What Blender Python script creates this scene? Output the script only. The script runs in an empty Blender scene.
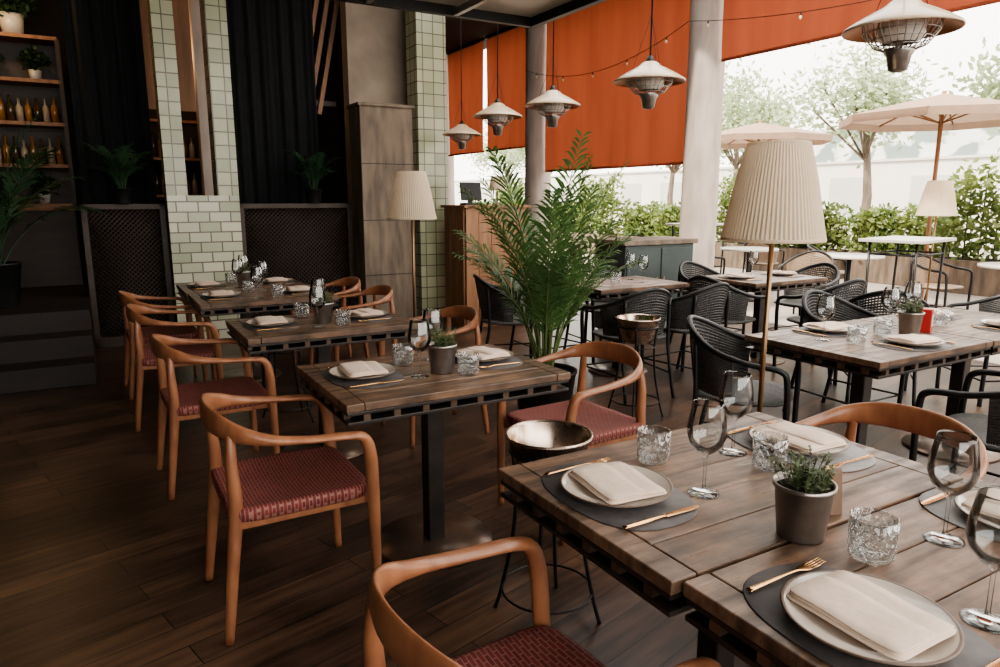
import bpy, bmesh, math, random
from mathutils import Vector, Matrix
random.seed(7)
C30,S30=math.cos(math.radians(30)),math.sin(math.radians(30))
ROT=math.radians(30)
def W(u,v,z=0.0): return Vector((u*C30-v*S30, u*S30+v*C30, z))
scene=bpy.context.scene

# ---------------------------------------------------------------- materials
def newmat(name):
    m=bpy.data.materials.new(name); m.use_nodes=True
    nt=m.node_tree; nt.nodes.clear()
    out=nt.nodes.new('ShaderNodeOutputMaterial')
    return m,nt,out
def c4(c): return (c[0],c[1],c[2],1)
def M(name,c1,c2=None,rough=.5,metal=0,scale=6,stretch=(1,1,1),bump=0,detail=4,coat=0,lo=.3,hi=.7,trans=0,rough2=None,stain=0):
    m,nt,out=newmat(name); N=nt.nodes; L=nt.links
    b=N.new('ShaderNodeBsdfPrincipled')
    b.inputs['Roughness'].default_value=rough; b.inputs['Metallic'].default_value=metal
    b.inputs['Coat Weight'].default_value=coat
    b.inputs['Base Color'].default_value=c4(c1)
    if c2 is None: c2=tuple(x*.85 for x in c1)
    tc=N.new('ShaderNodeTexCoord'); mp=N.new('ShaderNodeMapping'); mp.inputs['Scale'].default_value=stretch
    nz=N.new('ShaderNodeTexNoise'); nz.inputs['Scale'].default_value=scale; nz.inputs['Detail'].default_value=detail
    cr=N.new('ShaderNodeValToRGB'); e=cr.color_ramp.elements
    e[0].position=lo; e[0].color=c4(c1); e[1].position=hi; e[1].color=c4(c2)
    L.new(tc.outputs['Object'],mp.inputs[0]); L.new(mp.outputs[0],nz.inputs['Vector'])
    L.new(nz.outputs['Fac'],cr.inputs[0]); col=cr.outputs[0]
    if stain:
        n2=N.new('ShaderNodeTexNoise'); n2.inputs['Scale'].default_value=4.5; n2.inputs['Detail'].default_value=7; n2.inputs['Roughness'].default_value=.65
        L.new(tc.outputs['Object'],n2.inputs['Vector'])
        r2=N.new('ShaderNodeValToRGB'); r2.color_ramp.elements[0].position=.38; r2.color_ramp.elements[0].color=(1-stain,)*3+(1,)
        r2.color_ramp.elements[1].position=.62; r2.color_ramp.elements[1].color=(1.2,1.16,1.12,1)
        L.new(n2.outputs['Fac'],r2.inputs[0])
        mx=N.new('ShaderNodeMix'); mx.data_type='RGBA'; mx.blend_type='MULTIPLY'; mx.inputs[0].default_value=1
        L.new(col,mx.inputs[6]); L.new(r2.outputs[0],mx.inputs[7]); col=mx.outputs[2]
    L.new(col,b.inputs['Base Color'])
    if rough2 is not None:
        mr=N.new('ShaderNodeMapRange'); mr.inputs['To Min'].default_value=rough; mr.inputs['To Max'].default_value=rough2
        mr.inputs['From Min'].default_value=.3; mr.inputs['From Max'].default_value=.7
        L.new(nz.outputs['Fac'],mr.inputs[0]); L.new(mr.outputs[0],b.inputs['Roughness'])
    if bump:
        bp=N.new('ShaderNodeBump'); bp.inputs['Strength'].default_value=bump; bp.inputs['Distance'].default_value=.01
        L.new(nz.outputs['Fac'],bp.inputs['Height']); L.new(bp.outputs[0],b.inputs['Normal'])
    if trans:
        t=N.new('ShaderNodeBsdfTranslucent'); L.new(cr.outputs[0],t.inputs['Color'])
        mx=N.new('ShaderNodeMixShader'); mx.inputs[0].default_value=trans
        L.new(b.outputs[0],mx.inputs[1]); L.new(t.outputs[0],mx.inputs[2]); L.new(mx.outputs[0],out.inputs[0])
    else: L.new(b.outputs[0],out.inputs[0])
    return m
def brick_mat(name,c1,c2,mort,bw,bh,ms,offset=.5,rough=.3,vertical=True,bump=.4,rot=0,grain=None):
    m,nt,out=newmat(name); N=nt.nodes; L=nt.links
    b=N.new('ShaderNodeBsdfPrincipled'); b.inputs['Roughness'].default_value=rough
    tc=N.new('ShaderNodeTexCoord'); vec=tc.outputs['Object']
    if vertical:
        sp=N.new('ShaderNodeSeparateXYZ'); L.new(vec,sp.inputs[0])
        ad=N.new('ShaderNodeMath'); ad.operation='ADD'; L.new(sp.outputs[0],ad.inputs[0]); L.new(sp.outputs[1],ad.inputs[1])
        cb=N.new('ShaderNodeCombineXYZ'); L.new(ad.outputs[0],cb.inputs[0]); L.new(sp.outputs[2],cb.inputs[1]); vec=cb.outputs[0]
    mp=N.new('ShaderNodeMapping'); mp.inputs['Rotation'].default_value=(0,0,rot); L.new(vec,mp.inputs[0])
    br=N.new('ShaderNodeTexBrick'); br.offset=offset; br.inputs['Scale'].default_value=1
    br.inputs['Brick Width'].default_value=bw; br.inputs['Row Height'].default_value=bh
    br.inputs['Mortar Size'].default_value=ms; br.inputs['Color1'].default_value=c4(c1); br.inputs['Color2'].default_value=c4(c2)
    br.inputs['Mortar'].default_value=c4(mort); br.inputs['Mortar Smooth'].default_value=.2
    L.new(mp.outputs[0],br.inputs['Vector']); col=br.outputs['Color']
    if grain:
        mp2=N.new('ShaderNodeMapping'); mp2.inputs['Rotation'].default_value=(0,0,rot); mp2.inputs['Scale'].default_value=(1,1,1)
        mp3=N.new('ShaderNodeMapping'); mp3.inputs['Scale'].default_value=grain
        L.new(vec,mp2.inputs[0]); L.new(mp2.outputs[0],mp3.inputs[0])
        nz=N.new('ShaderNodeTexNoise'); nz.inputs['Scale'].default_value=2; nz.inputs['Detail'].default_value=6
        L.new(mp3.outputs[0],nz.inputs['Vector'])
        n2=N.new('ShaderNodeTexNoise'); n2.inputs['Scale'].default_value=1.7; n2.inputs['Detail'].default_value=5; L.new(vec,n2.inputs['Vector'])
        am=N.new('ShaderNodeMath'); am.operation='MULTIPLY_ADD'; am.inputs[1].default_value=.5
        hm_=N.new('ShaderNodeMath'); hm_.operation='MULTIPLY'; hm_.inputs[1].default_value=.5
        L.new(n2.outputs['Fac'],hm_.inputs[0]); L.new(nz.outputs['Fac'],am.inputs[0]); L.new(hm_.outputs[0],am.inputs[2])
        rr=N.new('ShaderNodeValToRGB'); rr.color_ramp.elements[0].position=.40; rr.color_ramp.elements[0].color=(.30,.29,.29,1)
        rr.color_ramp.elements[1].position=.62; rr.color_ramp.elements[1].color=(1.45,1.36,1.26,1)
        L.new(am.outputs[0],rr.inputs[0])
        mx=N.new('ShaderNodeMix'); mx.data_type='RGBA'; mx.blend_type='MULTIPLY'; mx.inputs[0].default_value=1
        L.new(col,mx.inputs[6]); L.new(rr.outputs[0],mx.inputs[7]); col=mx.outputs[2]
        mr=N.new('ShaderNodeMapRange'); mr.inputs['To Min'].default_value=rough-.1; mr.inputs['To Max'].default_value=rough+.2
        L.new(am.outputs[0],mr.inputs[0]); L.new(mr.outputs[0],b.inputs['Roughness'])
    L.new(col,b.inputs['Base Color'])
    bp=N.new('ShaderNodeBump'); bp.invert=True; bp.inputs['Strength'].default_value=bump; bp.inputs['Distance'].default_value=.004
    L.new(br.outputs['Fac'],bp.inputs['Height']); L.new(bp.outputs[0],b.inputs['Normal'])
    L.new(b.outputs[0],out.inputs[0]); return m
def glass_mat(name,tint=(.975,.985,.985),blend=.25,bumpy=False,maxg=.85):
    m,nt,out=newmat(name); N=nt.nodes; L=nt.links
    tr=N.new('ShaderNodeBsdfTransparent'); tr.inputs[0].default_value=c4(tint)
    gl=N.new('ShaderNodeBsdfGlossy'); gl.inputs['Roughness'].default_value=.03
    lw=N.new('ShaderNodeLayerWeight'); lw.inputs['Blend'].default_value=blend
    mx=N.new('ShaderNodeMixShader')
    ma=N.new('ShaderNodeMath'); ma.operation='MULTIPLY_ADD'; ma.inputs[1].default_value=maxg; ma.inputs[2].default_value=.05
    L.new(lw.outputs['Fresnel' if not bumpy else 'Facing'],ma.inputs[0]); L.new(ma.outputs[0],mx.inputs[0])
    L.new(tr.outputs[0],mx.inputs[1]); L.new(gl.outputs[0],mx.inputs[2]); L.new(mx.outputs[0],out.inputs[0])
    if bumpy:
        tc=N.new('ShaderNodeTexCoord'); v=N.new('ShaderNodeTexVoronoi'); v.inputs['Scale'].default_value=75
        L.new(tc.outputs['Object'],v.inputs['Vector'])
        bp=N.new('ShaderNodeBump'); bp.inputs['Strength'].default_value=.7; bp.inputs['Distance'].default_value=.006
        L.new(v.outputs['Distance'],bp.inputs['Height']); L.new(bp.outputs[0],gl.inputs['Normal']); L.new(bp.outputs[0],lw.inputs['Normal'])
    return m
m_chair=M('chair_wood',(.36,.160,.080),(.22,.088,.045),rough=.36,scale=5,stretch=(4,4,1.2),detail=6,coat=.15)
m_seat=brick_mat('woven_cord',(.21,.040,.034),(.14,.028,.026),(.30,.14,.115),.034,.012,.0017,rough=.7,vertical=False,bump=1,rot=math.radians(90))
m_top=M('table_oak',(.26,.165,.108),(.075,.046,.032),rough=.25,scale=3.4,stretch=(1.2,10,4),detail=9,bump=.18,rough2=.5,stain=.6)
m_steel=M('dark_steel',(.045,.042,.040),(.075,.062,.055),rough=.4,metal=.7,scale=9,bump=.1)
m_rust=M('iron_base',(.20,.135,.095),(.10,.07,.055),rough=.3,metal=.6,scale=6)
m_black=M('black_metal',(.012,.012,.013),(.02,.02,.02),rough=.4,metal=.3)
m_rattan=M('black_rattan',(.035,.034,.034),(.07,.066,.062),rough=.45,scale=40,bump=.3)
m_gseat=M('grey_woven_seat',(.10,.10,.093),(.06,.06,.056),rough=.6,scale=60,bump=.5)
m_mat=M('placemat_slate',(.065,.06,.06),(.10,.09,.09),rough=.5,scale=30,bump=.1)
m_matl=M('placemat_pale',(.21,.20,.20),(.27,.26,.25),rough=.55,scale=30,bump=.1)
m_plate=M('plate_glaze',(.64,.56,.48),(.54,.47,.41),rough=.18,scale=9,coat=.4)
m_plater=M('plate_rim',(.10,.065,.045),(.17,.12,.09),rough=.3)
m_nap=M('napkin_linen',(.76,.61,.50),(.69,.55,.45),rough=.9,scale=60,bump=.15)
m_gold=M('brass_cutlery',(.70,.42,.20),(.60,.35,.16),rough=.22,metal=1)
m_brass=M('brass_pole',(.30,.19,.10),(.24,.15,.08),rough=.35,metal=.9)
m_glass=glass_mat('clear_glass')
m_tumb=glass_mat('cut_glass',tint=(.96,.97,.97),blend=.35,bumpy=True,maxg=.75)
m_bucket=M('bucket_metal',(.66,.53,.43),(.45,.36,.29),rough=.2,metal=1,scale=10,rough2=.32)
m_zinc=M('zinc_pot',(.44,.41,.38),(.26,.24,.23),rough=.28,metal=.9,scale=14)
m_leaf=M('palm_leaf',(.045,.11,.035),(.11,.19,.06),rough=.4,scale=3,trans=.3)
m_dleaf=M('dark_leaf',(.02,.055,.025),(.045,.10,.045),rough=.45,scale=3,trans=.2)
m_herb=M('herb_leaf',(.08,.11,.055),(.14,.17,.09),rough=.6,scale=20,trans=.2)
m_hedge=M('hedge_leaf',(.09,.15,.04),(.24,.29,.09),rough=.5,scale=2,trans=.35)
m_tree=M('tree_leaf',(.28,.35,.20),(.44,.50,.32),rough=.6,scale=1,trans=.4)  # haze put into the leaf colour by lightening it
m_stem=M('stem',(.12,.17,.05),rough=.6)
m_soil=M('soil',(.03,.02,.015),rough=1,scale=40,bump=.5)
m_shade=M('lamp_shade',(.78,.66,.50),(.72,.60,.45),rough=.8,scale=3,trans=.35)
m_heat=M('heater_enamel',(.70,.54,.39),(.60,.46,.33),rough=.35,scale=4,coat=.3)
m_heatin=M('heater_inside',(.55,.25,.12),(.40,.18,.08),rough=.35,metal=.5)
m_awn=M('orange_awning',(.42,.105,.050),(.33,.080,.040),rough=.9,scale=1.2,stretch=(1,3,.4),trans=.32)
m_conc=M('concrete',(.52,.44,.38),(.36,.30,.26),rough=.8,scale=3,stretch=(3,3,.7),bump=.3,detail=8)
m_mconc=M('aged_plaster',(.36,.29,.225),(.22,.175,.135),rough=.85,scale=2.5,bump=.2,detail=8)
m_dconc=M('weathered_post',(.22,.168,.122),(.10,.078,.06),rough=.8,scale=4,stretch=(3,3,.6),bump=.3,detail=8)
m_wood=M('plank_wood',(.34,.17,.085),(.20,.10,.05),rough=.55,scale=3,stretch=(6,6,.5),bump=.2,detail=7)
m_dwood=M('dark_wood',(.035,.023,.017),(.055,.036,.026),rough=.55,scale=3,stretch=(1,6,6),bump=.2)
m_step=M('step_wood',(.014,.010,.008),(.024,.016,.012),rough=.6,scale=3,stretch=(1,6,6),bump=.2)
m_curt=M('black_curtain',(.005,.006,.007),(.009,.010,.011),rough=.95)
m_wall=M('dark_wall',(.020,.016,.014),(.03,.024,.02),rough=.8,scale=2)
m_wallf=M('warm_plaster',(.45,.38,.32),(.40,.33,.28),rough=.8,scale=2)
m_ceil=M('ceiling_dark',(.05,.04,.035),(.03,.026,.023),rough=.8,scale=2)
m_floor=brick_mat('floor_planks',(.118,.070,.046),(.056,.034,.026),(.016,.011,.008),1.35,.125,.003,rough=.32,vertical=False,bump=.4,rot=math.radians(-14),grain=(1.5,14,1))
m_tile=brick_mat('square_tiles',(.42,.42,.29),(.28,.31,.20),(.13,.12,.09),.13,.13,.006,offset=0,rough=.2)
m_tile2=brick_mat('metro_tiles',(.58,.57,.45),(.33,.36,.25),(.16,.14,.11),.20,.10,.007,rough=.2)
m_pave=M('terrace_paving',(.36,.31,.27),(.29,.26,.23),rough=.8,scale=2)
m_teal=M('teal_cabinet',(.05,.07,.065),(.035,.05,.05),rough=.5)
m_white=M('white_ceramic',(.6,.58,.53),rough=.3)
m_canvas=M('umbrella_canvas',(.42,.30,.22),(.36,.26,.19),rough=.9,trans=.25)
m_bottle=M('bottle_glass',(.10,.045,.012),(.02,.04,.015),rough=.1,scale=9,coat=.5)
m_beige=M('beige_weave',(.36,.27,.19),rough=.8,scale=30,bump=.3)
m_red=M('red_card',(.45,.03,.03),rough=.5)
m_card=M('kraft_card',(.20,.12,.08),(.15,.09,.06),rough=.7)
m_pale=M('pale_panel',(.80,.74,.66),(.70,.64,.57),rough=.25)
m_bulb=M('bulb',(.8,.7,.5),rough=.2)
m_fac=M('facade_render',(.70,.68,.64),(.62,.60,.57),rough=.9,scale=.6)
m_fac2=M('facade_band',(.50,.50,.47),(.44,.44,.42),rough=.9,scale=.6)  # slightly darker grey for the facade bands
m_mural=M('mural_paint',(.22,.27,.26),(.66,.66,.62),rough=.8,scale=1.1,lo=.50,hi=.56,detail=3)

# ---------------------------------------------------------------- builder
def crom(P,n):
    out=[];k=len(P)
    for i in range(k-1):
        p0=P[max(i-1,0)];p1=P[i];p2=P[i+1];p3=P[min(i+2,k-1)]
        for j in range(n):
            t=j/n
            out.append(tuple(.5*((2*b)+(-a+c)*t+(2*a-5*b+4*c-d)*t*t+(-a+3*b-3*c+d)*t**3) for a,b,c,d in zip(p0,p1,p2,p3)))
    out.append(tuple(P[-1])); return out
class MB:
    def __init__(s): s.v=[];s.f=[];s.mi=[];s.sm=[];s.mats=[];s.X=Matrix.Identity(4)
    def m(s,mat):
        if mat not in s.mats: s.mats.append(mat)
        return s.mats.index(mat)
    def add(s,vs,fs,mat,smooth=False):
        o=len(s.v); s.v+=[tuple(s.X@Vector(p)) for p in vs]; k=s.m(mat)
        for f in fs: s.f.append(tuple(o+i for i in f)); s.mi.append(k); s.sm.append(smooth)
    def box(s,c,d,mat,bev=0,rot=None):
        bm=bmesh.new(); bmesh.ops.create_cube(bm,size=1); bmesh.ops.scale(bm,vec=d,verts=bm.verts)
        if bev: bmesh.ops.bevel(bm,geom=bm.edges[:],offset=bev,segments=2,affect='EDGES',profile=.5)
        R=Matrix.Translation(c)@(rot.to_4x4() if rot else Matrix.Identity(4))
        bm.verts.index_update()
        s.add([tuple(R@v.co) for v in bm.verts],[[v.index for v in f.verts] for f in bm.faces],mat); bm.free()
    def lathe(s,prof,mat,c=(0,0,0),n=24,smooth=True,rf=None):
        vs=[];fs=[]
        for (r,z) in prof:
            for i in range(n):
                a=2*math.pi*i/n; rr=r*(rf(i) if rf else 1)
                vs.append((c[0]+rr*math.cos(a),c[1]+rr*math.sin(a),c[2]+z))
        for k in range(len(prof)-1):
            for i in range(n):
                j=(i+1)%n; fs.append((k*n+i,k*n+j,(k+1)*n+j,(k+1)*n+i))
        s.add(vs,fs,mat,smooth)
    def tube(s,pts,r,mat,n=8,rr=None,caps=True):
        pts=[Vector(p) for p in pts]; vs=[];fs=[]; prev=None; K=len(pts)
        for i,p in enumerate(pts):
            t=(pts[min(i+1,K-1)]-pts[max(i-1,0)])
            if t.length<1e-9: t=Vector((0,0,1))
            t.normalize()
            if prev is None:
                a=Vector((0,0,1)) if abs(t.z)<.9 else Vector((1,0,0))
                prev=(a-t*a.dot(t)).normalized()
            else:
                q=prev-t*prev.dot(t); prev=q.normalized() if q.length>1e-6 else prev
            b=t.cross(prev); rad=rr[i] if rr else r
            for k in range(n):
                an=2*math.pi*k/n; vs.append(tuple(p+prev*rad*math.cos(an)+b*rad*math.sin(an)))
        for i in range(K-1):
            for k in range(n):
                j=(k+1)%n; fs.append((i*n+k,i*n+j,(i+1)*n+j,(i+1)*n+k))
        if caps: fs.append(tuple(range(n))[::-1]); fs.append(tuple((K-1)*n+k for k in range(n)))
        s.add(vs,fs,mat,True)
    def sweep(s,P,mat,n=12,sub=5):
        Q=crom(P,sub); K=len(Q); vs=[];fs=[]
        pp=[Vector(q[:3]) for q in Q]
        for i,q in enumerate(Q):
            t=(pp[min(i+1,K-1)]-pp[max(i-1,0)]).normalized(); sd=Vector((q[3],q[4],0)).normalized()
            sd=(sd-t*sd.dot(t)).normalized(); nn=t.cross(sd)
            for k in range(n):
                a=2*math.pi*k/n; vs.append(tuple(pp[i]+sd*q[5]*math.cos(a)+nn*q[6]*math.sin(a)))
        for i in range(K-1):
            for k in range(n):
                j=(k+1)%n; fs.append((i*n+k,i*n+j,(i+1)*n+j,(i+1)*n+k))
        fs.append(tuple(range(n))[::-1]); fs.append(tuple((K-1)*n+k for k in range(n)))
        s.add(vs,fs,mat,True)
    def pad(s,hx,hy,rings,mat,c=(0,0,0),e=5,n=48,zf=None,smooth=True):
        vs=[];fs=[]
        for (sc,z) in rings:
            for i in range(n):
                a=2*math.pi*i/n; ca,sa=math.cos(a),math.sin(a)
                r=(abs(ca)**e+abs(sa)**e)**(-1/e)
                x=hx*sc*r*ca;y=hy*sc*r*sa
                vs.append((c[0]+x,c[1]+y,c[2]+z+(zf(x,y) if zf else 0)))
        for k in range(len(rings)-1):
            for i in range(n):
                j=(i+1)%n; fs.append((k*n+i,k*n+j,(k+1)*n+j,(k+1)*n+i))
        s.add(vs,fs,mat,smooth)
    def mesh(s,name):
        me=bpy.data.meshes.new(name); me.from_pydata(s.v,[],s.f)
        for m in s.mats: me.materials.append(m)
        me.polygons.foreach_set('material_index',s.mi); me.polygons.foreach_set('use_smooth',s.sm); me.update()
        bm=bmesh.new(); bm.from_mesh(me); bmesh.ops.remove_doubles(bm,verts=bm.verts,dist=1e-6)
        bm.to_mesh(me); bm.free()
        return me
def put(name,me,u,v,z=0,rot=0.0):
    o=bpy.data.objects.new(name,me); scene.collection.objects.link(o)
    o.location=W(u,v,z); o.rotation_euler=(0,0,ROT+math.radians(rot)); return o
def slab(name,u0,u1,v0,v1,z0,z1,mat,bev=0):
    b=MB(); b.box((0,0,0),(u1-u0,v1-v0,z1-z0),mat,bev)
    return put(name,b.mesh(name),(u0+u1)/2,(v0+v1)/2,(z0+z1)/2)

# ---------------------------------------------------------------- room shell
slab('floor',-2.6,6.8,-3,14.2,-.12,0,m_floor)
slab('terrace_ground',6.82,60,-30,50,-.14,-.02,m_pave)
slab('ceiling',-2.6,2.6,-3,14.2,4.3,4.4,m_ceil)
slab('ceiling_rear',2.6,7.0,6.2,14.2,4.3,4.4,m_ceil)
slab('ceiling_side',5.3,7.0,-3,6.2,4.3,4.4,m_ceil)  # unseen overhead; extended to narrow the roof opening and keep sun off the awnings
slab('wall_left',-2.75,-2.6,-3,9.75,0,4.3,m_wall)
slab('wall_back',-2.6,3.45,9.6,9.75,0,4.3,m_wall)
slab('wall_partition',3.45,3.6,8.0,14.05,0,4.3,m_wall)
slab('wall_far',3.6,6.8,14.05,14.2,0,4.3,m_wall)
slab('wall_front',-2.6,6.5,-3.15,-3,0,1.0,m_wallf)  # unseen behind camera; cut low and made pale to admit and bounce daylight
cp=[(.215,0),(.22,1.2),(.212,2.5),(.218,4.3)]
b=MB(); b.lathe(cp,m_conc,n=32); cm=b.mesh('column')
for v in (6.36,10.0,13.6,.0): put('concrete_column',cm,6.5,v)
def awning(v0,v1,zb,zt=4.28):
    b=MB(); n=90; vs=[];fs=[]; R=6
    for i in range(n+1):
        y=(i/n-.5)*(v1-v0)
        for j in range(R+1):
            t=j/R; z=(zt-zb)*t
            x=(.030*math.sin(y*2.3+t*1.5)+.016*math.sin(y*6.1+1+t)+.009*math.sin(y*13))*(1-.6*t)
            vs.append((x,y,z))
    for i in range(n):
        for j in range(R): a=i*(R+1)+j; fs.append((a,a+R+1,a+R+2,a+1))
    b.add(vs,fs,m_awn,True)
    b.tube([(0,-(v1-v0)/2,0),(0,(v1-v0)/2,0)],.018,m_awn)
    b.tube([(0,-(v1-v0)/2,zt-zb),(0,(v1-v0)/2,zt-zb)],.03,m_black)
    put('roller_awning',b.mesh('awning'),6.5,(v0+v1)/2,zb)
awning(6.62,9.76,1.87); awning(10.24,11.75,2.3); awning(11.85,13.35,2.3); awning(3.2,6.12,3.0); awning(.25,3.16,3.0); awning(-2.9,-.25,3.0)
b=MB()
b.box((0,0,.73),(.67,.28,1.46),m_tile2)
b.box((-.24,0,2.88),(.19,.28,2.84),m_tile); b.box((.235,0,2.88),(.20,.28,2.84),m_tile)
put('tiled_column',b.mesh('tiled_column'),.995,7.75)
b=MB(); b.box((0,0,2.15),(.36,.3,4.3),m_tile); put('tiled_pilaster',b.mesh('tp'),3.51,7.78)
b=MB(); b.box((0,0,1.2),(.60,.36,2.4),m_dconc,.01)
for z in (.6,1.2,1.8): b.box((0,-.182,z),(.6,.004,.008),m_black)
b.box((0,0,2.41),(.64,.40,.03),m_dconc)
put('weathered_post',b.mesh('post'),2.85,7.55)
slab('wall_concrete',2.72,3.44,8.2,8.4,0,4.28,m_mconc)
b=MB()
for i in range(4): b.box((i*.12-.18,0,0),(.05,.05,1.9),m_wood,rot=Matrix.Rotation(math.radians(12),3,'Y'))
b.box((0.1,0.03,.8),(.6,.04,.06),m_dwood); b.box((-.1,0.03,-.8),(.6,.04,.06),m_dwood)
put('wood_slat_screen',b.mesh('slats'),2.50,8.62,3.35)
slab('wood_panel',.30,1.1,8.45,8.5,2.35,4.28,m_wood)
slab('concrete_post',1.12,1.32,8.45,8.65,0,4.28,m_conc)
def lattice(w,h):
    b=MB()
    b.box((0,0,h-.025),(w,.06,.05),m_dwood); b.box((0,0,.05),(w,.06,.1),m_dwood)
    for x in (-w/2+.025,w/2-.025): b.box((x,0,h/2),(.05,.06,h),m_dwood)
    b.box((0,.035,h/2),(w-.01,.01,h-.01),m_curt)
    st=.045;H=h-.1;k=-H
    while k<w:
        x0=max(k,0);x1=min(k+H,w)
        if x1-x0>.02:
            b.tube([(x0-w/2,0,x0-k+.05),(x1-w/2,0,x1-k+.05)],.0065,m_dwood,n=4)
            b.tube([(w/2-x0,.01,x0-k+.05),(w/2-x1,.01,x1-k+.05)],.0065,m_dwood,n=4)
        k+=st
    return b.mesh('lattice')
put('rattan_half_wall',lattice(.72,1.38),.285,7.75)
put('rattan_half_wall',lattice(1.20,1.38),1.94,7.75)
def curtain(u0,u1,v,z0=.02,z1=4.28):
    b=MB(); n=int((u1-u0)*70); vs=[];fs=[]
    for i in range(n+1):
        x=(i/n-.5)*(u1-u0); y=.035*math.sin(x*38)+.015*math.sin(x*91)
        vs+=[(x,y,0),(x,y*.7,z1-z0)]
    for i in range(n): fs.append((2*i,2*i+2,2*i+3,2*i+1))
    b.add(vs,fs,m_curt,True); b.tube([(-(u1-u0)/2-.02,0,z1-z0),((u1-u0)/2+.02,0,z1-z0)],.015,m_black)
    put('curtain',b.mesh('curtain'),(u0+u1)/2,v,z0)
curtain(-.05,.62,8.25); curtain(1.40,2.36,8.3)
b=MB()
b.box((-1.33,-.15,.085),(2.5,.3,.17),m_step,.005); b.box((-1.33,.15,.17),(2.5,.3,.34),m_step,.005); b.box((-1.33,1.65,.255),(2.5,2.7,.51),m_step,.005)
put('stairs',b.mesh('stairs'),0,6.5)
def bottles(b,x0,x1,y,z,n,mats):
    for i in range(n):
        x=x0+(x1-x0)*(i+.5)/n; h=random.uniform(.24,.31); r=random.uniform(.03,.038)
        b.lathe([(0.001,0),(r,0),(r,h*.6),(r*.4,h*.75),(r*.35,h),(0.001,h)],mats[i%len(mats)],c=(x,y,z),n=10)
m_amb=M('amber_bottle',(.35,.17,.05),(.2,.09,.02),rough=.15,coat=.5)
m_lab=M('pale_bottle',(.40,.33,.22),rough=.3)
b=MB()
for z in (.0175,.42,.84,1.26,1.68): b.box((0,0,z),(1.9,.34,.035),m_wood)
for x in (-.95,0,.95): b.box((x,0,.84),(.04,.34,1.68),m_dwood)
b.box((0,.16,.84),(1.9,.02,1.68),m_dwood)
for z in (.4375,.8575): bottles(b,-.9,-.05,-.02,z,11,[m_amb,m_bottle,m_lab]); bottles(b,.05,.9,-.02,z,11,[m_lab,m_amb,m_bottle])
bs=b.mesh('bar_shelf')
b=MB(); b.box((0,0,.40),(1.9,.36,.80),m_dwood,.01); b.box((0,0,.815),(1.95,.4,.03),m_wood)
put('back_bar_counter',b.mesh('bc'),-1.08,8.95,.511)
put('bottle_shelf',bs,-1.08,8.95,1.343)
b=MB()
for z in (0,.42,.84): b.box((0,0,z),(1.0,.3,.03),m_wood)
for x in (-.5,.5): b.box((x,0,.0),(.04,.3,2.9),m_dwood)
for z in (.015,.435): bottles(b,-.45,.45,0,z,11,[m_amb,m_lab,m_bottle])
put('bottle_rack',b.mesh('br'),.95,9.2,1.46)
def pl(u,v,z,e,col,r=.08):
    l=bpy.data.lights.new('bar_light','POINT'); l.energy=e; l.color=col; l.shadow_soft_size=r
    o=bpy.data.objects.new('bar_light',l); scene.collection.objects.link(o); o.location=W(u,v,z)
pl(-.8,8.2,3.4,24,(1,.62,.3)); pl(.9,8.8,3.0,10,(1,.62,.3))

# ---------------------------------------------------------------- dining chair
def dining_chair():
    b=MB()
    R=[(.240,-.238,0,0,-1,.013,.014),(.236,-.245,.25,0,-1,.017,.019),(.230,-.252,.46,0,-1,.019,.023),(.224,-.258,.57,0,-1,.020,.022),
       (.204,-.262,.632,0,-1,.022,.019),(.155,-.266,.652,0,-1,.026,.013),(.03,-.268,.662,0,-1,.025,.012),(-.10,-.258,.678,-.3,-1,.021,.018),
       (-.19,-.215,.700,-.7,-.75,.015,.031),(-.245,-.12,.718,-1,-.3,.012,.042),(-.262,0,.722,-1,0,.011,.045)]
    Lh=[(x,-y,z,sx,-sy,rw,rh) for (x,y,z,sx,sy,rw,rh) in R[:-1]][::-1]
    b.sweep(R+Lh,m_chair,n=14,sub=5)
    for s in (-1,1):
        b.sweep([(-.268,s*.230,0,0,s,.013,.014),(-.238,s*.218,.25,0,s,.018,.020),(-.215,s*.208,.45,0,s,.021,.023),(-.218,s*.205,.60,0,s,.018,.019),(-.212,s*.192,.695,0,s,.013,.014)],m_chair,n=12)
        b.box((0,s*.215,.405),(.44,.022,.045),m_chair,.006)
    b.box((.222,0,.405),(.024,.46,.045),m_chair,.006); b.box((-.212,0,.405),(.024,.42,.045),m_chair,.006)
    rings=[(0.001,.436),(.3,.437),(.6,.441),(.82,.449),(.94,.455),(1,.449),(1.012,.435),(1.0,.412),(.93,.402),(.5,.405),(0.001,.405)]
    b.pad(.236,.238,rings,m_seat,e=9,n=64)
    return b.mesh('dining_chair')
dc=dining_chair()
for (u,v,r) in [(.53,2.45,0),(.63,.995,4),(.47,3.78,2),(.41,4.98,-3),(.39,5.78,2),
                (1.82,2.48,183),(1.74,3.86,180),(1.70,5.15,178),(1.68,5.85,182),(2.0,1.20,180),(2.02,.45,180)]:
    put('dining_chair',dc,u,v,0,r)

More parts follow.
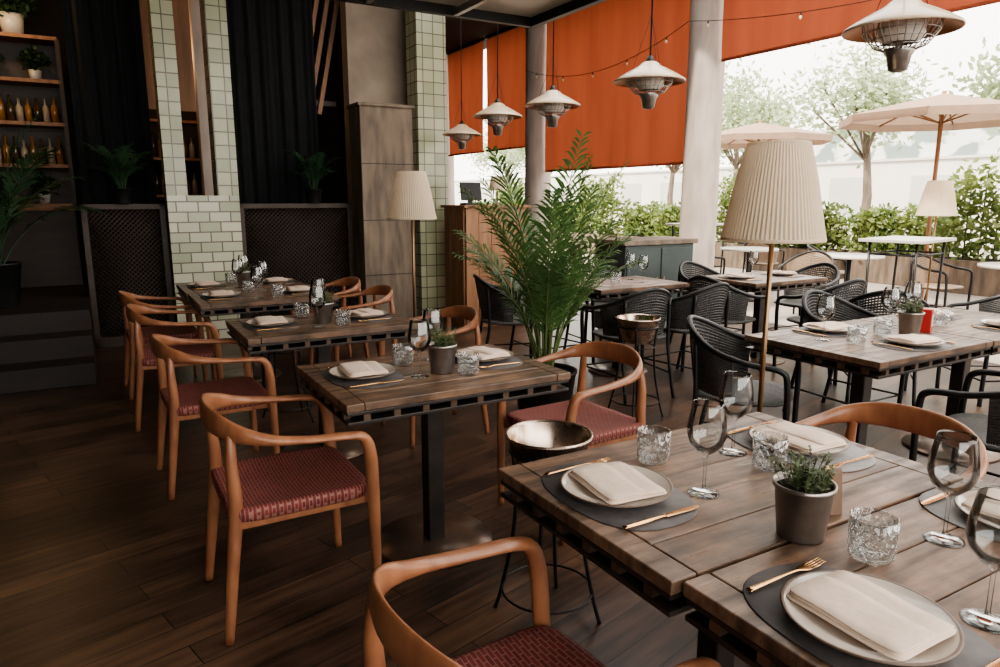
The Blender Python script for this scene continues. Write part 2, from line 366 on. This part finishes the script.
# ---------------------------------------------------------------- tables
TL,TW=.92,.66
def table(round_base=True,L=TL,Wd=TW):
    b=MB(); e=.065
    for s in (-1,1): b.box((s*(L/2-e/2),0,.736),(e-.002,Wd,.028),m_top,.003,)
    n=5; w=Wd/n
    for i in range(n): b.box((0,-Wd/2+w*(i+.5),.736),(L-2*e-.003,w-.003,.028),m_top,.003)
    for z in (.714,.680):
        b.box((0,0,z),(L-.01,Wd-.01,.012),m_steel,.002)
    for x in [(-.5+(i+.5)/8)*(L-.04) for i in range(8)]:
        for s in (-1,1): b.box((x,s*(Wd/2-.02),.697),(.025,.022,.024),m_rust)
    for y in [(-.5+(i+.5)/6)*(Wd-.04) for i in range(6)]:
        for s in (-1,1): b.box((s*(L/2-.02),y,.697),(.022,.025,.024),m_rust)
    b.box((0,0,.345),(.072,.072,.67),m_steel,.006); b.box((0,0,.668),(.36,.36,.014),m_steel)
    b.lathe([(0.001,0),(.245,0),(.25,.006),(.245,.016),(.06,.02),(0.001,.02)],m_rust,n=48)
    return b.mesh('table')
tm=table()
M1=(1.14,2.535);M2=(1.07,3.865);M3=(1.02,5.185);M4=(1.01,5.87)
T1=(1.335,1.161);T2=(1.355,.508)
for (u,v) in (M1,M2,M3,M4): put('dining_table',tm,u,v)
put('dining_table',table(L=.98,Wd=.63),*T1); put('dining_table',table(L=.98),*T2)
tr=table(L=.92,Wd=.72)
RA=(3.29,2.05); RB=(4.22,2.05)
for (u,v) in (RA,RB): put('dining_table',tr,u,v)
for (u,v) in ((3.75,4.5),(5.1,4.2)): put('dining_table',tm,u,v)

# ---------------------------------------------------------------- tableware meshes
ZT=.7502
b=MB(); b.pad(.14,.20,[(0.001,.003),(.99,.003),(1,.0015),(.99,0),(0.001,0)],m_mat,e=2.6,n=48); mmat=b.mesh('placemat')
b=MB(); b.pad(.14,.20,[(0.001,.003),(.99,.003),(1,.0015),(.99,0),(0.001,0)],m_matl,e=2.6,n=48); mmatl=b.mesh('placemat_pale')
b=MB()
b.lathe([(0.001,0),(.075,0),(.085,.004),(.122,.014),(.130,.019)],m_plate,n=48)
b.lathe([(.130,.019),(.132,.021),(.128,.0225),(.125,.0212)],m_plater,n=48)
b.lathe([(.125,.0212),(.115,.0165),(.09,.010),(.082,.008),(0.001,.008)],m_plate,n=48)
mplate=b.mesh('plate')
b=MB()
def nz(x,y): return .0030*math.sin(x*28+1)+.0030*math.sin(y*31)
b.pad(.078,.102,[(0.001,0),(.985,0),(1,.0015),(.99,.003),(.7,.004),(0.001,.004)],m_nap,e=14,zf=lambda x,y:.3*nz(x,y)+.0015,n=64)
b.pad(.075,.099,[(0.001,.0045),(.98,.0045),(1,.006),(.99,.0075),(.7,.0085),(0.001,.0085)],m_nap,c=(.002,.001,.0005),e=14,zf=lambda x,y:.7*nz(x,y)+.001,n=64)
b.pad(.048,.098,[(0.001,.008),(.98,.0085),(1,.010),(.98,.0115),(.6,.0125),(0.001,.0125)],m_nap,c=(-.024,.001,0.0008),e=12,zf=lambda x,y:.8*nz(x,y)+.0005,n=64)
mnap=b.mesh('napkin')
b=MB()
P=[(-.11,0,.004,0,1,.006,.003),(-.05,0,.004,0,1,.0075,.0035),(0,0,.004,0,1,.005,.0028),(.01,0,.004,0,1,.0085,.0014),(.08,.001,.003,0,1,.009,.0012),(.105,.002,.003,0,1,.003,.0008)]
b.sweep(P,m_gold,n=8); mknife=b.mesh('knife')
b=MB()
P=[(-.10,0,.004,0,1,.007,.002),(-.04,0,.005,0,1,.005,.002),(.02,0,.006,0,1,.0035,.002),(.045,0,.005,0,1,.010,.0016),(.06,0,.004,0,1,.011,.0014)]
b.sweep(P,m_gold,n=8)
for y in (-.0085,-.003,.003,.0085): b.tube([(.055,y,.004),(.08,y,.0045),(.10,y*.9,.007)],.0013,m_gold,n=5)
mfork=b.mesh('fork')
b=MB()
b.lathe([(0.001,0),(.036,0),(.037,.0015),(.03,.003),(.006,.007),(.0038,.02),(.0036,.085),(.006,.095),(.022,.105),(.038,.122),(.045,.145),(.044,.17),(.036,.215),(.0345,.222),(.0335,.222),(.035,.215),(.043,.17),(.044,.145),(.037,.123),(.021,.107),(0.001,.10)],m_glass,n=32)
mwine=b.mesh('wine_glass')
b=MB()
b.lathe([(0.001,0),(.034,0),(.038,.006),(.041,.03),(.042,.06),(.0425,.085),(.040,.085),(.039,.06),(.037,.03),(.034,.012),(0.001,.010)],m_tumb,n=40,rf=lambda i:1+.02*(i%2))
for k in range(14):
    for s in (-1,1):
        pts=[]
        for j in range(9):
            t=j/8; a=2*math.pi*k/14+s*t*1.1; r=.0405+.0015*t
            pts.append((r*math.cos(a),r*math.sin(a),.008+.062*t))
        b.tube(pts,.0013,m_tumb,n=4)
mtumb=b.mesh('tumbler')
def herb(scale=1,h=.07,n=260,pot=m_zinc,r=.058):
    b=MB(); hh=.115
    b.lathe([(0.001,0),(r*.78,0),(r*.8,.004),(r*.98,hh*.9),(r*1.05,hh*.92),(r*1.06,hh),(r*1.0,hh),(r*.95,hh*.9)],pot,n=32)
    b.lathe([(r*.95,hh*.88),(0.001,hh*.9)],m_soil,n=24)
    for i in range(60):
        a=random.uniform(0,6.28); rr=random.uniform(0,r*.75); L=random.uniform(.35,1)*h
        x,y=rr*math.cos(a),rr*math.sin(a); p0=Vector((x,y,hh*.88)); d=Vector((x*8+random.uniform(-.3,.3),y*8+random.uniform(-.3,.3),1)).normalized()
        p1=p0+d*L*1.2; b.tube([p0,p1],.0009,m_stem,n=3,caps=False)
        for j in range(9):
            q=p0.lerp(p1,.25+.75*j/8); dd=Vector((random.uniform(-1,1),random.uniform(-1,1),random.uniform(-.1,.9))).normalized()
            sd=dd.cross(Vector((0,0,1))).normalized()*.0035; l=.013
            b.add([q,q+dd*l*.5+sd,q+dd*l,q+dd*l*.5-sd],[(0,1,2,3)],m_herb)
    return b.mesh('herb')
mherb=herb()
b=MB(); b.box((0,0,.05),(.004,.09,.10),m_card,rot=Matrix.Rotation(.12,3,'Y')); b.box((0.012,0,.05),(.004,.09,.10),m_card,rot=Matrix.Rotation(-.12,3,'Y')); mcard=b.mesh('card')
b=MB(); b.box((0,0,.06),(.05,.07,.12),m_red,.004); b.box((0,-.036,.06),(.035,.002,.06),m_white); mred=b.mesh('sauce_box')
def setting(u,v,rot=0,pale=False,flat=0.0):
    a=math.radians(rot); ca,sa=math.cos(a),math.sin(a)
    def P(du,dv): return (u+ca*du-sa*dv, v+sa*du+ca*dv)
    put('placemat',mmatl if pale else mmat,u,v,ZT,rot)
    put('dinner_plate',mplate,u,v,ZT+.0032,rot)
    put('napkin',mnap,u,v,ZT+.0032+.0190,rot+random.uniform(-8,8))
    put('table_knife',mknife,*P(.0,-.162),ZT+.0038,rot); put('table_fork',mfork,*P(0.01,.160),ZT+.0038,rot)
def std(T,du=.245,herb_=True):
    u,v=T
    setting(u-.27,v+.03); setting(u+.27,v+.03,180)
    put('wine_glass',mwine,u-.06,v-.16,ZT); put('wine_glass',mwine,u+.05,v+.22,ZT)
    put('tumbler',mtumb,u-.06,v+.19,ZT); put('tumbler',mtumb,u+.07,v-.17,ZT)
    if herb_: put('potted_herb',mherb,u,v-.04,ZT)
# M1
setting(.865,2.57); setting(1.41,2.59,180)
put('wine_glass',mwine,1.055,2.45,ZT); put('wine_glass',mwine,1.215,2.68,ZT)
put('tumbler',mtumb,1.07,2.66,ZT); put('tumbler',mtumb,1.23,2.38,ZT); put('potted_herb',mherb,1.16,2.47,ZT)
std(M2); std(M3,herb_=False); std(M4)
# T1
setting(1.01,1.205); setting(1.655,1.20,180,True)
put('tumbler',mtumb,1.225,1.315,ZT); put('wine_glass',mwine,1.188,1.10,ZT,0)
put('wine_glass',mwine,1.458,1.255,ZT); put('tumbler',mtumb,1.45,1.13,ZT)
put('potted_herb',mherb,1.205,.85,ZT); put('menu_card',mcard,1.325,.885,ZT,75)
# T2
setting(1.025,.59); setting(1.66,.64,180,True)
put('tumbler',mtumb,1.24,.72,ZT); put('wine_glass',mwine,1.210,.50,ZT); put('wine_glass',mwine,1.44,.69,ZT)
# R
setting(3.29,2.255,-90); setting(3.33,1.84,90)
put('wine_glass',mwine,3.05,2.12,ZT); put('tumbler',mtumb,3.42,2.05,ZT); put('tumbler',mtumb,3.10,1.98,ZT)
put('potted_herb',mherb,3.57,2.00,ZT); put('wine_glass',mwine,3.62,2.14,ZT)
put('sauce_box',mred,3.70,2.0,ZT,20)
setting(4.22,2.255,-90); setting(4.22,1.84,90); put('tumbler',mtumb,3.95,2.05,ZT); put('wine_glass',mwine,3.96,2.22,ZT)
for (u,v) in ((3.55,4.62),(3.95,4.62)): put('wine_glass',mwine,u,v,ZT)
put('wine_glass',mwine,3.9,4.4,ZT); put('tumbler',mtumb,3.7,4.5,ZT)
setting(5.37,4.2,180); setting(4.83,4.2,0); put('wine_glass',mwine,5.1,4.3,ZT)

# ---------------------------------------------------------------- wine bucket on stand
def bucket_stand():
    b=MB()
    prof=[(0.001,.50),(.085,.50),(.095,.505),(.115,.56),(.138,.655),(.146,.658),(.147,.664),(.142,.668),(.134,.66),(.11,.56),(.09,.515),(0.001,.512)]
    b.lathe(prof,m_bucket,n=40)
    b.lathe([(.128,.60),(.134,.606),(.128,.612),(.122,.606),(.128,.60)],m_black,n=32)
    b.lathe([(.156,.10),(.161,.105),(.156,.11),(.151,.105),(.156,.10)],m_black,n=32)
    for k in range(4):
        a=math.pi/4+k*math.pi/2; c,s=math.cos(a),math.sin(a)
        b.tube(crom([(.128*c,.128*s,.61),(.112*c,.112*s,.48),(.12*c,.12*s,.3),(.158*c,.158*s,.1),(.185*c,.185*s,.0)],5),.007,m_black,n=8)
    b.lathe([(.118,.47),(.123,.474),(.118,.478),(.113,.474),(.118,.47)],m_black,n=24)
    return b.mesh('bucket')
bk=bucket_stand()
for (u,v) in ((1.25,1.84),(3.05,3.47),(1.0,4.52)): put('wine_bucket_stand',bk,u,v)

# ---------------------------------------------------------------- floor lamp
def floor_lamp():
    b=MB(); n=144
    def rf(i): return 1+.022*(i%2)
    prof=[(.190,1.275),(.183,1.305),(.146,1.50),(.115,1.625),(.112,1.635)]
    b.lathe(prof,m_shade,n=n,rf=rf,smooth=False)
    b.lathe([(.192,1.270),(.195,1.276),(.192,1.284)],m_shade,n=64); b.lathe([(.112,1.628),(.115,1.635),(.112,1.639)],m_shade,n=64)
    b.tube([(0,0,.02),(0,0,1.58)],.010,m_brass,n=12)
    for k in range(3):
        a=k*2.094; b.tube([(0,0,1.58),(.113*math.cos(a),.113*math.sin(a),1.635)],.002,m_brass,n=4)
    b.lathe([(0.001,0),(.14,0),(.143,.008),(.135,.02),(.02,.03),(.012,.06),(0.001,.06)],m_brass,n=32)
    b.lathe([(0.001,1.36),(.02,1.38),(.028,1.42),(.018,1.46),(0.001,1.47)],m_bulb,c=(.04,0,0),n=12)
    b.tube([(0,0,1.36),(.04,0,1.37)],.006,m_brass)
    return b.mesh('floor_lamp')
fl=floor_lamp()
put('floor_lamp',fl,2.28,1.84); put('floor_lamp',fl,2.21,5.22)
put('floor_lamp',fl,7.85,4.25,-.02)

# ---------------------------------------------------------------- heater pendants
def heater():
    b=MB()
    b.lathe([(0.001,.112),(.04,.11),(.055,.10),(.07,.085),(.12,.06),(.17,.032),(.208,.008),(.213,0),(.210,-.006)],m_heat,n=48)
    b.lathe([(.210,-.006),(.205,.0),(.165,.02),(.13,.03),(0.001,.03)],m_heatin,n=48)
    for k in range(28):
        a=2*math.pi*k/28; c,s=math.cos(a),math.sin(a)
        b.tube([(.14*c,.14*s,.025),(.135*c,.135*s,-.010),(.095*c,.095*s,-.060),(.05*c,.05*s,-.08)],.0022,m_zinc,n=4,caps=False)
    for r,z in ((.135,-.010),(.113,-.037),(.09,-.063)):
        b.lathe([(r,z-.002),(r+.002,z),(r,z+.002),(r-.002,z)],m_zinc,n=32)
    b.lathe([(.085,.03),(.085,-.03),(.06,-.05)],m_pale,n=24)
    b.lathe([(.055,-.07),(.055,-.085),(.045,-.10),(.035,-.15),(.02,-.158),(0.001,-.16)],m_zinc,n=24)
    b.lathe([(.001,.15),(.015,.145),(.03,.11)],m_black,n=16)
    b.tube([(0,0,.14),(0,0,4.3-2.12)],.005,m_black,n=6)
    b.lathe([(0.001,2.18),(.05,2.18),(.05,2.14),(0.001,2.13)],m_black,n=16)
    for k in range(3):
        a=k*2.094+.4; b.tube([(0,0,.38),(.10*math.cos(a),.10*math.sin(a),.07)],.0016,m_black,n=4)
    return b.mesh('heater')
hm=heater()
for (u,v,z) in ((2.82,1.74,2.08),(2.98,3.37,2.12),(3.11,4.59,2.12),(3.10,5.41,2.12),(3.62,7.11,2.12)): put('pendant_heater',hm,u,v,z)
# roof beam carrying the heaters across the roof opening added for daylight
slab('trim_1',3.0,3.16,-2.95,6.2,4.29,4.40,m_ceil)

# ---------------------------------------------------------------- black rattan armchair
def black_chair(weave=m_rattan,fr=m_black,seatmat=m_gseat):
    b=MB()
    hoop=[(.24,-.24,0),(.24,-.25,.3),(.235,-.265,.56),(.20,-.27,.632),(.05,-.275,.652),(-.12,-.25,.70),(-.24,-.15,.77),(-.29,0,.81)]
    full=hoop+[(x,-y,z) for x,y,z in hoop[:-1]][::-1]
    b.tube(crom(full,5),.015,fr,n=8)
    for s in (-1,1): b.tube(crom([(-.28,s*.21,0),(-.22,s*.20,.3),(-.20,s*.20,.45),(-.215,s*.19,.73)],4),.013,fr,n=8)
    b.lathe([(.235,.43),(.245,.437),(.235,.445),(.225,.437)],fr,n=32)
    b.pad(.235,.24,[(0.001,.448),(.8,.452),(.97,.455),(1,.447),(.98,.437),(0.001,.437)],seatmat,e=3.5,n=40)
    b.tube([(.238,-.243,.18),(.238,.243,.18)],.007,fr,n=6)
    for s in (-1,1): b.tube([(.238,s*.243,.18),(-.245,s*.205,.18)],.007,fr,n=6)
    top=crom([(-.02,-.27,.67),(-.12,-.25,.70),(-.24,-.15,.77),(-.29,0,.81),(-.24,.15,.77),(-.12,.25,.70),(-.02,.27,.67)],8)
    bot=crom([(-.02,-.235,.46),(-.10,-.225,.46),(-.19,-.13,.46),(-.225,0,.46),(-.19,.13,.46),(-.10,.225,.46),(-.02,.235,.46)],8)
    K=len(top)
    for i in range(K):
        b.tube([top[i],bot[i]],.0045,weave,n=4,caps=False)
    for j in range(1,17):
        t=j/17
        pts=[tuple(a*(1-t)+c*t for a,c in zip(top[i],bot[i])) for i in range(K)]
        b.tube(pts,.0075,weave,n=4,caps=False)
    return b.mesh('armchair')
bc=black_chair(); bg=black_chair(m_beige,m_black,m_beige)
for (u,v,r) in [(2.86,2.42,-58),(3.28,1.40,98),(4.25,1.38,92),(4.2,2.74,-90),(2.95,4.95,-20),(3.38,3.94,85),(3.98,3.94,95),(3.4,5.07,-88),(4.0,5.07,-92),
                (4.52,4.10,5),(5.12,4.82,-85),(5.12,3.58,88),(5.85,4.3,180),(5.6,2.5,150),(4.9,2.95,40)]:
    put('rattan_armchair',bc,u,v,0,r)
for (u,v,r) in [(7.5,5.5,200),(7.9,3.0,160),(8.9,6.2,-60),(8.5,4.5,-90),(9.2,7.6,20),(7.4,7.2,0),(7.3,2.0,30)]:
    put('terrace_armchair',bg,u,v,-.02,r)

# ---------------------------------------------------------------- plants
def frond(b,base,az,L,lean,droop,mat,nl=24,lw=.014,ll=.24):
    p=Vector(base); th=lean; pts=[p.copy()]; n=16
    for i in range(n):
        d=Vector((math.sin(th)*math.cos(az),math.sin(th)*math.sin(az),math.cos(th)))
        p=p+d*(L/n); pts.append(p.copy()); th+=droop/n*(.4+1.4*i/n)
    b.tube(pts,.005,m_stem if mat is not m_dleaf else mat,n=5,rr=[.008*(1-.75*i/n) for i in range(n+1)],caps=False)
    for i in range(nl):
        t=.30+.70*i/(nl-1); f=t*n; k=min(int(f),n-1); q=pts[k].lerp(pts[k+1],f-k); tan=(pts[k+1]-pts[k]).normalized()
        side=tan.cross(Vector((0,0,1)));
        if side.length<.05: side=Vector((-math.sin(az),math.cos(az),0))
        side.normalize(); up=side.cross(tan)
        l=ll*math.sin(math.pi*(.22+.68*(t-.30)/.70))*random.uniform(.8,1.15)
        for s in (-1,1):
            d=(side*s*.65+tan*.8+up*.18+Vector((random.uniform(-.15,.15),random.uniform(-.15,.15),random.uniform(-.2,.1)))).normalized()
            wv=d.cross(up).normalized()*lw
            m1=q+d*l*.35; m2=q+d*l*.7+Vector((0,0,-.10*l)); e=q+d*l+Vector((0,0,-.32*l))
            b.add([q,m1+wv,m2+wv*.7,e,m2-wv*.7,m1-wv],[(0,1,5),(1,2,4,5),(2,3,4)],mat)
def palm(nf,L0,L1,mat,potmat,pr=.19,ph=.38,seed=1,spread=1.0,ll=.24,lw=.012,nl=24):
    random.seed(seed); b=MB()
    b.lathe([(0.001,0),(pr*.75,0),(pr*.78,.01),(pr,ph*.95),(pr*1.04,ph*.96),(pr*1.04,ph),(pr*.96,ph),(pr*.95,ph*.93)],potmat,n=32)
    b.lathe([(pr*.95,ph*.92),(0.001,ph*.93)],m_soil,n=24)
    for i in range(nf):
        az=i*2.4+random.uniform(-.3,.3); t=i/nf
        r=pr*.3*random.random()
        frond(b,(r*math.cos(az),r*math.sin(az),ph*.9),az,random.uniform(L0,L1)*(1-.3*t),(.04+.36*t)*spread,(.45+.75*t)*spread,mat,ll=ll,lw=lw,nl=nl)
    return b.mesh('palm')
put('potted_palm',palm(22,1.25,1.55,m_leaf,m_black,seed=3,ll=.25,lw=.0085,nl=30,pr=.2,ph=.36,spread=.9),2.42,3.62)
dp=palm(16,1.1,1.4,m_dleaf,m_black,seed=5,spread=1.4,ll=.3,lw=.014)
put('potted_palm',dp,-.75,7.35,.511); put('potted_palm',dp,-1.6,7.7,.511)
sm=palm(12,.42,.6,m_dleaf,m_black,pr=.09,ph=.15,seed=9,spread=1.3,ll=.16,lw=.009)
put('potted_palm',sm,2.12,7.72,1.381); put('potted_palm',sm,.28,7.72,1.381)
def bush(pr,ph,potmat,mat,R,n,leaf,seed=1,hang=0):
    random.seed(seed); b=MB()
    b.lathe([(0.001,0),(pr*.8,0),(pr,ph),(pr*.92,ph),(pr*.9,ph*.9),(0.001,ph*.9)],potmat,n=24)
    for i in range(n):
        d=Vector((random.gauss(0,1),random.gauss(0,1),random.gauss(0,.8))).normalized()*R*random.random()**.5
        q=Vector((0,0,ph+R*.75))+d
        b.tube([(0,0,ph*.9),q],.002,mat,n=3,caps=False) if i%12==0 else None
        t=Vector((random.uniform(-1,1),random.uniform(-1,1),random.uniform(-.6,.8))).normalized(); sd=t.cross(Vector((random.uniform(-1,1),random.uniform(-1,1),1))).normalized()*leaf*.35
        b.add([q,q+t*leaf*.5+sd,q+t*leaf,q+t*leaf*.5-sd],[(0,1,2,3)],mat)
    return b.mesh('bush')
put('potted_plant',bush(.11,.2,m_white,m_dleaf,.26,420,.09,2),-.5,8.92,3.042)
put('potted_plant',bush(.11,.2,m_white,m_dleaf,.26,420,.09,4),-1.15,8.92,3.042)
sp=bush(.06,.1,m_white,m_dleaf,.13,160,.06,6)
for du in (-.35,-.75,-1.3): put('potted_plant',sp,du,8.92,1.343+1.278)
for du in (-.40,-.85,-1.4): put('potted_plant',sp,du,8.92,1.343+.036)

# reception stand
b=MB()
for i in range(5): b.box((-.32+.16*i,-.26,.67),(.155,.03,1.34),m_wood,.003)
for i in range(3): b.box((-.40,-.16+.16*i,.67),(.03,.155,1.34),m_wood,.003)
b.box((0,0,.67),(.78,.50,1.33),m_wood); b.box((0,0,1.345),(.86,.60,.03),m_wood,.004)
put('host_stand',b.mesh('host'),3.93,7.13)
b=MB()
b.lathe([(.10,.16),(.07,.32)],m_shade,n=40,smooth=True); b.lathe([(0.001,0),(.06,0),(.06,.01),(.01,.02),(.008,.25),(0.001,.25)],m_brass,n=20)
for k in range(3): b.tube([(0,0,.245),(.085*math.cos(k*2.1),.085*math.sin(k*2.1),.245)],.002,m_brass,n=4)
put('table_lamp',b.mesh('tl'),4.05,7.08,1.361)
b=MB(); b.box((0,0,.012),(.2,.16,.024),m_black,.003); b.box((0,.0,.15),(.26,.02,.2),m_black,.004,rot=Matrix.Rotation(-.2,3,'X')); b.box((0,.02,.06),(.04,.04,.1),m_black)
put('till_screen',b.mesh('till'),3.71,7.08,1.361)
b=MB(); b.box((0,0,.50),(.95,.5,.92),m_teal,.01); b.box((0,0,.985),(1.02,.56,.05),m_dconc,.005)
for x in (-.235,.235): b.box((x,-.255,.52),(.44,.012,.8),m_teal,.004); b.tube([(x*.2,-.27,.45),(x*.2,-.27,.62)],.006,m_brass)
for x in (-.42,.42):
    for y in (-.2,.2): b.tube([(x,y,0),(x,y,.05)],.02,m_black)
put('service_cabinet',b.mesh('cab'),5.15,5.80)

# hanging glazed frame overhead
b=MB(); LX,LY=2.2,1.5
for s in (-1,1):
    b.box((0,s*LY/2,.04),(LX,.04,.08),m_black); b.box((s*LX/2,0,.04),(.04,LY,.08),m_black)
for i in range(1,4): b.box((-LX/2+LX*i/4,0,.02),(.03,LY,.04),m_zinc)
b.box((0,0,.02),(LX,.03,.04),m_zinc); b.box((0,0,.06),(LX-.04,LY-.04,.01),m_pale)
for x in (-1,1):
    for y in (-.7,.7): b.tube([(x,y,.08),(x,y,1.80)],.008,m_black)
put('hanging_frame',b.mesh('hf'),1.45,3.26,2.50)

# string lights
b=MB(); pts=[]
for (v0,v1) in ((10,6.4),(6.4,.3)):
    for i in range(21):
        t=i/20; pts.append((0,v0+(v1-v0)*t-5,3.45-.3*4*t*(1-t)))
b.tube(pts,.004,m_black,n=5)
for i in range(2,len(pts),4): b.tube([pts[i],(0,pts[i][1],pts[i][2]-.03)],.008,m_black,n=6); b.lathe([(0.001,-.07),(.015,-.055),(.016,-.04),(.008,-.03)],m_bulb,c=(0,pts[i][1],pts[i][2]),n=10)
put('string_lights',b.mesh('string'),6.22,5,0)

# ---------------------------------------------------------------- terrace
def hedge(seed,tall):
    random.seed(seed); b=MB(); L=1.5
    b.box((0,0,.26),(.45,L,.52),m_dconc,.01); b.box((0,0,.53),(.38,L-.08,.01),m_soil)
    for c in range(7):
        cy=(-.5+(c+.5)/7)*L; H=tall*random.uniform(.55,1.15)
        for i in range(240):
            h=random.random(); q=Vector((random.gauss(0,.13),cy+random.gauss(0,.13),.5+h*H))
            t=Vector((random.uniform(-1,1),random.uniform(-1,1),random.uniform(-.2,1))).normalized(); sd=t.cross(Vector((random.uniform(-1,1),random.uniform(-1,1),.5))).normalized()*.035
            b.add([q,q+t*.07+sd,q+t*.14,q+t*.07-sd],[(0,1,2,3)],m_hedge)
        b.tube([(0,cy,.5),(0,cy,.5+H*.9)],.012,m_stem,n=5)
    return b.mesh('hedge')
hs=[hedge(1,.85),hedge(2,1.4),hedge(3,1.05)]
for i in range(15): put('hedge_planter',hs[i%3],11.8+.2*(i%2),-1+i*1.62,-.02,0)
def umbrella(R=1.25,z=2.52):
    b=MB(); n=8; vs=[(0,0,z+.28)]+[(R*math.cos(2*math.pi*k/n),R*math.sin(2*math.pi*k/n),z) for k in range(n)]
    b.add(vs,[(0,1+k,1+(k+1)%n) for k in range(n)],m_canvas)
    vs2=[];
    for k in range(n): a=2*math.pi*k/n; vs2+=[(R*math.cos(a),R*math.sin(a),z),(R*math.cos(a),R*math.sin(a),z-.10)]
    b.add(vs2,[(2*k,(2*k+2)%(2*n),(2*k+3)%(2*n),2*k+1) for k in range(n)],m_canvas)
    for k in range(n): a=2*math.pi*k/n; b.tube([(0,0,z+.26),(R*math.cos(a),R*math.sin(a),z-.01)],.012,m_wood,n=5); b.tube([(0,0,z-.1),(R*.5*math.cos(a),R*.5*math.sin(a),z+.12)],.01,m_wood,n=5)
    b.tube([(0,0,0),(0,0,z+.31)],.028,m_wood,n=10); b.box((0,0,.04),(.6,.6,.08),m_conc,.01)
    return b.mesh('umbrella')
um=umbrella()
for (u,v) in ((9.80,5.38),(10.6,9.0),(9.6,1.5)): put('patio_umbrella',um,u,v,-.02,22)
b=MB(); b.box((0,0,1.04),(.9,.6,.03),m_white,.004)
for x in (-.36,.36):
    for y in (-.22,.22): b.tube([(x,y,1.03),(x*.9,y,0)],.014,m_black)
for z in (.35,.9): b.tube([(-.34,-.22,z),(.34,-.22,z),(.34,.22,z),(-.34,.22,z),(-.34,-.22,z)],.01,m_black)
bt=b.mesh('bar_table')
for (u,v,r) in ((7.2,4.15,10),(8.6,8.4,0)): put('bar_table',bt,u,v,-.02,r)
b=MB(); b.lathe([(0.001,.72),(.4,.72),(.405,.735),(.4,.75),(0.001,.75)],m_white,n=32); b.tube([(0,0,.02),(0,0,.72)],.03,m_black); b.lathe([(0.001,0),(.24,0),(.24,.02),(0.001,.03)],m_black,n=24); ct=b.mesh('cafe_table')
for (u,v) in ((8.3,5.5),(8.6,3.7),(8.2,7.0),(8.0,1.9)): put('cafe_table',ct,u,v,-.02)
def tree(seed):
    random.seed(seed); b=MB(); b.tube([(0,0,0),(.1,0,1.5),(0,.1,3)],.1,m_dconc,rr=[.14,.11,.07])
    for c in range(11):
        cc=Vector((random.uniform(-1.2,1.2),random.uniform(-1.2,1.2),random.uniform(2.3,4.8)))
        b.tube([(0,.1,2.4),cc],.03,m_dconc,n=5)
        for i in range(240):
            q=cc+Vector((random.gauss(0,.42),random.gauss(0,.42),random.gauss(0,.33))); t=Vector((random.uniform(-1,1),random.uniform(-1,1),random.uniform(-1,1))).normalized(); sd=t.orthogonal().normalized()*.05
            b.add([q,q+t*.1+sd,q+t*.2,q+t*.1-sd],[(0,1,2,3)],m_tree)
    return b.mesh('tree')
t1=tree(1)
for i,(u,v) in enumerate(((17,11),(18,16),(20,21),(17,7.2),(18,27),(19.5,33))): put('street_tree',t1,u,v,-.02,i*70)
b=MB()
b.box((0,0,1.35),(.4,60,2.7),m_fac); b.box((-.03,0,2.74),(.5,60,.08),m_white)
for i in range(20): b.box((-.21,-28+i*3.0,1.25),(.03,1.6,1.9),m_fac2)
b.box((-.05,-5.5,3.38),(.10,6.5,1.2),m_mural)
put('street_building',b.mesh('bld'),24,20,-.02)

# ---------------------------------------------------------------- light / world / camera
w=bpy.data.worlds.new('world'); scene.world=w; w.use_nodes=True
bgn=w.node_tree.nodes['Background']; bgn.inputs[0].default_value=(1,.945,.88,1); bgn.inputs[1].default_value=4.5
s=bpy.data.lights.new('sun','SUN'); s.energy=6.5; s.angle=math.radians(2.5); s.color=(1,.90,.76)
so=bpy.data.objects.new('sun',s); scene.collection.objects.link(so); so.location=W(-8,4,10)
d=W(1,.12,0)*1.0+Vector((0,0,-1.19)); so.rotation_euler=d.to_track_quat('-Z','Y').to_euler()
cam=bpy.data.cameras.new('camera'); cam.lens=25.2; cam.sensor_width=36; cam.clip_start=.02
co=bpy.data.objects.new('camera',cam); scene.collection.objects.link(co); co.location=(0,0,1.43); co.rotation_euler=(math.radians(79.1),0,0)
scene.camera=co
scene.view_settings.view_transform='AgX'
try: scene.view_settings.look='AgX - Medium High Contrast'
except Exception as e: print(e)
scene.view_settings.exposure=.2
